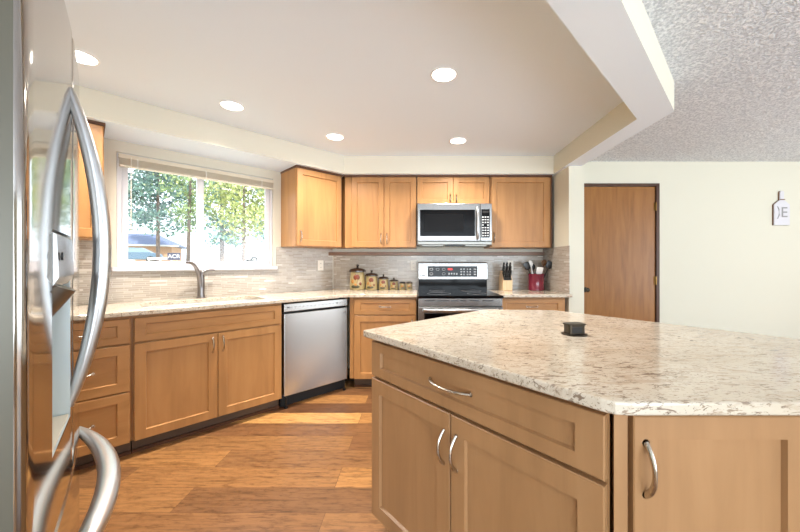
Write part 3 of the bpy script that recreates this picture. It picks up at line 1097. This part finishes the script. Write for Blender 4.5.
# ------------------------------------------------------------------ island
E_ = Vector((.656, -.755)).normalized()
NI = Vector((-.755, -.656)).normalized()          # outward normal of the long left face
V0 = Vector((-.24, 1.465))
outer = [tuple(V0), (.44, 2.12), (.86, 2.085), (1.985, .703), (.452, .703), (.425, .707), (.403, .724)]
o = slab('island_countertop', outer, [], .885, .915, M['quartz'], .006)
tag(o, 'large cream speckled quartz slab topping the kitchen island', 'countertop')
Lf = V0 - NI * .03 + E_ * .02                      # left end of the door-face line
IL = .962
ang = -math.atan2(.755, .656)
og = Lf - NI * .52
t = thing('island_cabinet', 'island cabinet with a long drawer over two doors, facing the sink', 'cabinet', (og[0], og[1], 0), ang)
MB().prism([(0, -.50), (IL, -.50), (IL - .17, -.10), (.0, -.10)], .10, .883).build('body', M['wood_island_lit'], t)
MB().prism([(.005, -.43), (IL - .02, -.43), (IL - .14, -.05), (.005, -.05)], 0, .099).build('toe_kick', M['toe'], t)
d = shaker('drawer', .004, IL - .004, .717, .866, -.501, M['wood_island_lit'], t, st=.066)
pull(d, IL / 2 - .005, .797, -.521, .185, False, .03, .0055)
d = shaker('door', .004, IL / 2 - .003, .10, .705, -.501, M['wood_island_lit'], t, st=.06)
pull(d, IL / 2 - .028, .585, -.521, .115, True, .028, .0052)
d = shaker('door', IL / 2 + .003, IL - .004, .10, .705, -.501, M['wood_island_lit'], t, st=.06)
pull(d, IL / 2 + .028, .585, -.521, .115, True, .028, .0052)

t = thing('island_cabinet', 'island cabinet with wide plain doors facing the camera, under the near edge', 'cabinet', (.48, 1.25, 0), 0)
MB().prism([(-.005, -.497), (.92, -.497), (.92, 0), (.28, 0)], .10, .883).build('body', M['wood_island_lit'], t)
MB().prism([(.03, -.43), (.90, -.43), (.90, -.02), (.30, -.02)], 0, .099).build('toe_kick', M['toe'], t)
d = shaker('door', .001, .395, .10, .872, -.498, M['wood_island_lit'], t, st=.052)
pull(d, .028, .755, -.518, .115, True, .028, .0058)
shaker('door', .399, .80, .10, .872, -.498, M['wood_island_lit'], t, st=.052)
MB().prism([(-.036, -.506), (-.008, -.510), (-.008, -.49), (-.022, -.475)], .05, .883).build('corner_post', M['wood_island_lit'], t)
t = tag(MB().prism([(.775, 1.262), (1.38, 1.262), (.83, 1.96), (.47, 2.02), (.30, 1.87)], 0.0, .883).build('island_cabinet', M['wood_island_lit']),
        'rear body of the island, facing away from the camera under the far edge', 'cabinet')

# pop-up outlet
t = thing('pop_up_outlet', 'small dark pop-up outlet standing in the island countertop', 'outlet', (.655, 1.375, .9155), radians(8))
MB().lathe([(.050, 0), (.050, .003), (.044, .005), (.0, .005)], n=32).build('flange', M['bronze'], t, smooth=True)
q = MB()
ps = rrect(0, 0, .036, .024, .010, 4)
q.prism(ps, .005, .040)
q.build('outlet_body', M['bronze'], t, smooth=True)
MB().prism([(p[0] * 1.12, p[1] * 1.12) for p in ps], .040, .046).build('cap', M['bronze'], t, bevel=.001)
box('socket_face', -.024, .020, -.0252, -.0238, .010, .034, M['black'], t)

# ------------------------------------------------------------------ recessed lights
first = None
spots = [((.159, 1.948), 'recessed ceiling light nearest the camera, middle of the ceiling'),
         ((-1.308, 2.333), 'recessed ceiling light above the sink, in front of the window'),
         ((-.722, 2.907), 'recessed ceiling light near the corner by the angled upper cabinet'),
         ((.373, 3.0), 'recessed ceiling light in front of the microwave'),
         ((-1.816, 1.778), 'recessed ceiling light half behind the top of the refrigerator')]
for (p, lb) in spots:
    if first is None:
        t = thing('recessed_light', lb, 'ceiling light', (p[0], p[1], CEIL), 0, 'recessed lights in the kitchen ceiling')
        MB().lathe([(.068, -.004), (.070, -.006), (.079, -.004), (.080, -.0005), (.068, -.0005), (.068, -.004)], n=40, cap=False).build('trim_ring', M['ringw'], t, smooth=True)
        MB().lathe([(0, -.003), (.067, -.003), (.0675, -.0008)], n=32).build('lens', M['lens'], t)
        first = t
    else:
        t = copy_tree(first, loc=(p[0], p[1], CEIL), label=lb)
for (p, lb) in spots:
    lamp('can_lamp', 'AREA', (p[0], p[1], CEIL - .012), (0, 0, -1), CAN_POWER, (1.0, .95, .88), shape='DISK', size=.12, spread=radians(135))

# ------------------------------------------------------------------ wall plaque
t = thing('wall_plaque', 'white cutting-board shaped plaque with a letter, hanging on the cream wall', 'plaque', (3.985, DY - .001, 1.625))
bw, bh = .085, .245
pl = [(-bw, .0), (bw, 0), (bw, bh - .02), (.045, bh + .015), (.022, bh + .03), (.022, bh + .115), (.012, bh + .13), (-.012, bh + .13), (-.022, bh + .115), (-.022, bh + .03), (-.045, bh + .015), (-bw, bh - .02)]
q = MB().prism(pl, 0, .018)
q.v = [(x, -z, y) for (x, y, z) in q.v]
q.build('board', M['white'], t, bevel=.003)
q = MB()
q.prism([(x * 1.0 - .006, y) for x, y in pl], 0, .0085)
q.v = [(x, -z, y) for (x, y, z) in q.v]
q.build('backing_board', M['utensil_brown'], t)
M['letter_grey'] = mat('letter_grey', (140, 138, 136), 0.5)
text('letter', 'E', .16, M['letter_grey'], (.022, -.0185, .135), (pi / 2, 0, 0), t)
q = MB().tube([(-.052, -.019, .205), (-.036, -.019, .17), (-.034, -.019, .11), (-.052, -.019, .07)], .004, 8)
q.build('letter_flourish', M['letter_grey'], t)
box('hanging_band', -.023, .030, -.021, -.0182, bh + .03, bh + .04, M['utensil_brown'], t)

# ------------------------------------------------------------------ refrigerator
t = thing('refrigerator', 'tall stainless french door refrigerator with ice dispenser, at the left edge', 'refrigerator', (FO[0], FO[1], 0), FA)
FR = 6.0
HW = .437


def fy(x):
    return -.78 + x * x / (2 * FR)


box('cabinet', -HW + .005, HW - .005, -.69, 0, .03, 1.765, M['steel_side'], t, .004)
box('base_grille', -HW + .02, HW - .02, -.68, -.62, .0, .029, M['black'], t)


def bowed(name, x0, x1, z0, z1, material, parent, hole=None, r=.012):
    """door panel with a bowed front, rounded vertical edges, optional rectangular recess"""
    xs = []
    for i in range(5):
        a = i / 4 * pi / 2
        xs.append((x0 + r * (1 - cos(a)), r * (1 - sin(a))))
    inner = [x0 + r + (x1 - x0 - 2 * r) * i / 14 for i in range(1, 14)]
    if hole:
        inner = [x for x in inner if abs(x - hole[0]) > .008 and abs(x - hole[1]) > .008] + [hole[0], hole[1]]
    inner.sort()
    xs += [(x, 0) for x in inner]
    for i in range(5):
        a = (4 - i) / 4 * pi / 2
        xs.append((x1 - r * (1 - cos(a)), r * (1 - sin(a))))
    zs = [z0, z0 + .004, z1 - .004, z1]
    if hole:
        zs = [z0, z0 + .004, hole[2], hole[3], z1 - .004, z1]
    n = len(xs)
    vs, fs = [], []
    for j, z in enumerate(zs):
        e = .004 if j in (0, len(zs) - 1) else 0
        for x, dy in xs:
            vs.append((x, fy(x) + dy + e, z))
    for j in range(len(zs) - 1):
        for i in range(n - 1):
            if hole and abs(zs[j] - hole[2]) < 1e-6 and hole[0] - 1e-6 <= xs[i][0] < hole[1] - 1e-6:
                continue
            fs.append((j * n + i, j * n + i + 1, (j + 1) * n + i + 1, (j + 1) * n + i))
    # back
    k = len(vs)
    yb = -.695
    for z in (z0, z1):
        vs += [(x0, yb, z), (x1, yb, z)]
    fs.append((k, k + 2, k + 3, k + 1))
    tp_ = (len(zs) - 1) * n
    fs.append(tuple([k] + [k + 1] + list(range(n - 1, -1, -1))))
    fs.append(tuple([k + 3, k + 2] + list(range(tp_, tp_ + n))))
    L = [j * n for j in range(len(zs))]
    fs.append(tuple([k + 2, k] + L))
    Rr = [j * n + n - 1 for j in range(len(zs))]
    fs.append(tuple([k + 1, k + 3] + Rr[::-1]))
    q = MB().add(vs, fs, material)
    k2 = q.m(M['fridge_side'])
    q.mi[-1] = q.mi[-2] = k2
    return q.build(name, None, parent, smooth=True)


HOLE = (-.275, -.050, .85, 1.275)
DZ0, DZ1 = .70, 1.78
nd = bowed('door', -HW, -.003, DZ0, DZ1, M['steel_fridge'], t, HOLE)
fdoor = bowed('door', .003, HW, DZ0, DZ1, M['steel_fridge'], t)
fz = bowed('freezer_drawer', -HW, HW, .06, .688, M['steel_fridge'], t)
# dispenser
hx0, hx1, hz0, hz1 = HOLE
ds = MB()
yb = -.712
vs = [(hx0, fy(hx0), hz0), (hx1, fy(hx1), hz0), (hx1, fy(hx1), hz1), (hx0, fy(hx0), hz1), (hx0, yb, hz0), (hx1, yb, hz0), (hx1, yb, hz1), (hx0, yb, hz1)]
ds.add(vs, [(0, 1, 5, 4), (1, 2, 6, 5), (2, 3, 7, 6), (3, 0, 4, 7), (4, 5, 6, 7)])
dsp = ds.build('dispenser', M['dispenser'] if 'dispenser' in M else mat('dispenser_silver', (206, 216, 218), 0.3, 0.3), nd)
hs = MB()
P = []
ps = [(hz1 - .002, .004), (hz1 - .01, -.005), (hz1 - .09, -.008), (hz1 - .11, .002), (hz1 - .11, .05), (hz1 - .002, .05)]
for x in (hx0 + .004, hx1 - .02):
    for z, dy in ps:
        P.append((x, fy(x) + dy, z))
hs.add(P, [tuple(range(6)), tuple(range(6, 12))[::-1]] + [(i, 6 + i, 6 + (i + 1) % 6, (i + 1) % 6) for i in range(6)])
ho = hs.build('control_housing', M['steel'], dsp)
sp = MB().tube([(-.17, fy(-.17) + .01, 1.168), (-.17, fy(-.17) + .03, 1.13), (-.17, fy(-.17) + .045, 1.09)], [.034, .030, .02], 16)
sp.build('spout', M['steel_side'], dsp, smooth=True)
bt = MB().disc((hx0 + .03, fy(hx0 + .03) - .0075, 1.225), .008, 'y', .003, 12)
bt.build('button', M['black'], ho)
MB().prism([(hx0 + .002, fy(hx0) + .003), (hx1 - .002, fy(hx1) + .003), (hx1 - .002, -.7125), (hx0 + .002, -.7125)], hz0 + .001, hz0 + .006).build('drip_tray', mat('tray_cream', (214, 204, 184), 0.4), dsp)


def bow_handle(parent, a, b, out, vertical, x=0.0, z=0.0, r=.015, flat=.62):
    pts, rr = [], []
    n = 26
    for i in range(n + 1):
        u = i / n
        s = a + (b - a) * u
        d = out * (1 - abs(2 * u - 1) ** 2.0)
        if vertical:
            pts.append((x, fy(x) - d + .004, s))
        else:
            pts.append((s, fy(s) - d + .004, z))
        rr.append(r * (1.0 - .45 * abs(2 * u - 1) ** 3))
    return MB().tube(pts, rr, 18, up=(0, 1, 0), flat=flat).build('handle', M['steel_h'], parent, smooth=True)


bow_handle(nd, .87, 1.63, .058, True, x=-.040, r=.013, flat=1.3)
bow_handle(fdoor, .87, 1.63, .058, True, x=.040, r=.013, flat=1.3)
bow_handle(fz, -.40, .41, .070, False, z=.650, r=.019, flat=1.25)

# ------------------------------------------------------------------ outdoors, seen through the window
def ground_z(dist):
    return -.3 + 1.52 * min(1, max(0, (dist - 3) / 11))


D45 = Vector((-R2, R2))
gv, gf = [], []
gn = 14
for j in range(gn + 1):
    dist = 1.0 + 64 * (j / gn) ** 1.6
    for i in range(9):
        la = (i - 4) * 12
        p = Vector((C[0], C[1])) + D45 * dist + Vector((R2, R2)) * la
        gv.append((p.x, p.y, ground_z(dist)))
for j in range(gn):
    for i in range(8):
        gf.append((j * 9 + i, j * 9 + i + 1, (j + 1) * 9 + i + 1, (j + 1) * 9 + i))
struct(MB().add(gv, gf).build('ground', M['lawn']))
GZ = 1.22


def at(px, Y):
    return ((px - 417) * Y / 330, Y)


# neighbour house
hxp = at(108, 38)
t = thing('neighbour_house', 'low tan house with a blue-grey roof across the street', 'house', (hxp[0], hxp[1], GZ), radians(28))
box('siding', -6.5, 6.5, -3.5, 3.5, 0, 1.95, M['siding'], t)
rf = MB().add([(-7.2, -4.2, 1.9), (7.2, -4.2, 1.9), (7.2, 4.2, 1.9), (-7.2, 4.2, 1.9), (-4.5, 0, 3.5), (4.5, 0, 3.5),
               (-7.2, -4.2, 2.02), (7.2, -4.2, 2.02), (7.2, 4.2, 2.02), (-7.2, 4.2, 2.02)],
              [(3, 2, 1, 0), (0, 1, 7, 6), (1, 2, 8, 7), (2, 3, 9, 8), (3, 0, 6, 9), (6, 7, 5, 4), (8, 9, 4, 5), (7, 8, 5), (9, 6, 4)])
rf.build('roof', M['roofing'], t)
box('garage_door', -4.6, -1.9, -3.53, -3.505, 0, 1.7, M['garage'], t)
box('window', .2, 1.6, -3.53, -3.505, .75, 1.6, M['carglass'], t)
box('front_door', 2.4, 3.2, -3.53, -3.505, 0, 1.75, M['garage'], t)
box('fascia', -7.25, 7.25, -4.27, -4.205, 1.85, 2.03, M['garage'], t)


def car(px, Y, rz, paint, label):
    p = at(px, Y)
    t = thing('car', label, 'car', (p[0], p[1], GZ), rz)
    side = [(-2.1, .32), (-2.15, .75), (-1.9, .92), (-1.2, .98), (-.5, 1.38), (.7, 1.42), (1.45, .98), (2.0, .88), (2.15, .6), (2.1, .32)]
    q = MB().prism(side, -.85, .85)
    q.v = [(x, z, y) for (x, y, z) in q.v]
    q.build('car_body', paint, t, bevel=.06)
    g_ = MB().prism([(-1.05, .98), (-.48, 1.32), (.66, 1.36), (1.25, .98)], -.87, .87)
    g_.v = [(x, z, y) for (x, y, z) in g_.v]
    g_.build('car_window', M['carglass'], t)
    for x in (-1.3, 1.3):
        for y in (-.78, .78):
            q = MB().tube([(x, y - .1, .32), (x, y + .1, .32)], .32, 20)
            wh = q.build('wheel', M['rubber'], t, smooth=True)
            MB().tube([(x, y - .11, .32), (x, y + .11, .32)], .18, 14).build('hub_cap', M['steel'], wh)
    return t


car(134, 31, radians(32), M['carpaint'], 'pale blue car parked in front of the tan house')
car(266, 33, radians(40), M['white'], 'white car parked beyond the yellow-green tree')


def tree(label, px, Y, h, rad, hc0, mt, cat='tree', conifer=False, n=2600, leafs=.16, trunk=.22, lean=0, name='leafy_tree'):
    p = at(px, Y)
    t = thing(name, label, cat, (p[0], p[1], GZ - .02))
    tk = MB().tube([(0, 0, 0), (lean * .3, 0, h * .25), (lean * .8, 0, h * .6), (lean, 0, h * .93)], [trunk, trunk * .8, trunk * .45, trunk * .08], 10)
    rb = random.Random(int(px * 7))
    for k in range(16):
        a = rb.uniform(0, 2 * pi)
        z = h * rb.uniform(hc0, .85)
        L = rad * .75 * (1 - (z / h) * .6)
        tk.tube([(lean * z / h, 0, z), (lean * z / h + cos(a) * L * .5, sin(a) * L * .5, z + (.1 if not conifer else -.1) * L), (lean * z / h + cos(a) * L, sin(a) * L, z + (.4 if not conifer else -.25) * L)],
                [trunk * .3, trunk * .18, trunk * .05], 6)
    tk.build('trunk', M['bark'], t, smooth=True)
    fo = MB()
    ncl = 90 if not conifer else 130
    cl = []
    for k in range(ncl):
        u = rb.random()
        if conifer:
            z = h * (hc0 + (1 - hc0) * u)
            rr_ = rad * (1 - u) ** .8 * rb.uniform(.3, 1.0)
        else:
            z = h * (hc0 + (1 - hc0) * u)
            rr_ = rad * sqrt(max(0, 1 - (2 * u - 1) ** 2)) * rb.uniform(.2, 1)
        a = rb.uniform(0, 2 * pi)
        cl.append((rr_ * cos(a) + lean * z / h, rr_ * sin(a), z - (.25 * rr_ if conifer else 0)))
    for k in range(n):
        c = rb.choice(cl)
        sp_ = rad * .22
        q = Vector((c[0] + rb.gauss(0, sp_), c[1] + rb.gauss(0, sp_), c[2] + rb.gauss(0, sp_ * (.45 if conifer else .8))))
        ax = Vector((rb.uniform(-1, 1), rb.uniform(-1, 1), rb.uniform(-1, 1))).normalized()
        bx = ax.cross(Vector((rb.uniform(-1, 1), rb.uniform(-1, 1), rb.uniform(-1, 1)))).normalized()
        s_ = leafs * rb.uniform(.6, 1.5)
        fo.add([tuple(q - ax * s_), tuple(q + bx * s_ * .5), tuple(q + ax * s_), tuple(q - bx * s_ * .5)], [(0, 1, 2, 3)])
    fo.build('foliage', mt, t)
    return t


tree('tall blue-green conifer seen through the left window pane', 158, 18, 11, 2.15, .20, M['conifer'], trunk=.10, conifer=True, n=9000, leafs=.11, name='conifer_tree')
tree('light green leafy tree just left of the window mullion', 188, 16, 9, 1.2, .22, M['leafy'], n=4200, leafs=.08, lean=.2, trunk=.09)
tree('yellow-green tree with one bare trunk, in the right window pane', 244, 15, 6.0, 1.4, .17, M['leafy2'], n=4600, leafs=.08, trunk=.09)
tree('slim dark conifer far behind the yellow-green tree', 222, 32, 17, 1.9, .12, M['conifer'], conifer=True, n=2400, leafs=.24, name='conifer_tree')
tree('faint distant conifer at the right edge of the window', 268, 44, 18, 2.4, .2, M['conifer'], conifer=True, n=2200, leafs=.28, name='conifer_tree')
# yard sign and low rail
p = at(174, 13)
t = thing('yard_sign', 'small dark yard sign with white letters on the lawn', 'sign', (p[0], p[1], GZ - .27), radians(25))
box('sign_board', -.21, .21, -.01, .01, .38, .66, mat('navy_sign', (46, 50, 74), 0.5), t)
text('lettering', 'ACR', .2, M['white'], (0, -.012, .52), (pi / 2, 0, 0), t)
box('post', -.17, -.15, -.008, .008, 0, .38, M['dprint'], t)
box('post', .15, .17, -.008, .008, 0, .38, M['dprint'], t)
p = at(160, 14.5)
t = thing('low_fence', 'low grey board rail left of the yard sign', 'fence', (p[0], p[1], GZ - .02), radians(25))
box('rail', -.45, .45, -.02, .02, .16, .26, M['asphalt'], t)
for x in (-.4, 0, .4):
    box('post', x - .03, x + .03, .021, .06, 0, .27, M['asphalt'], t)
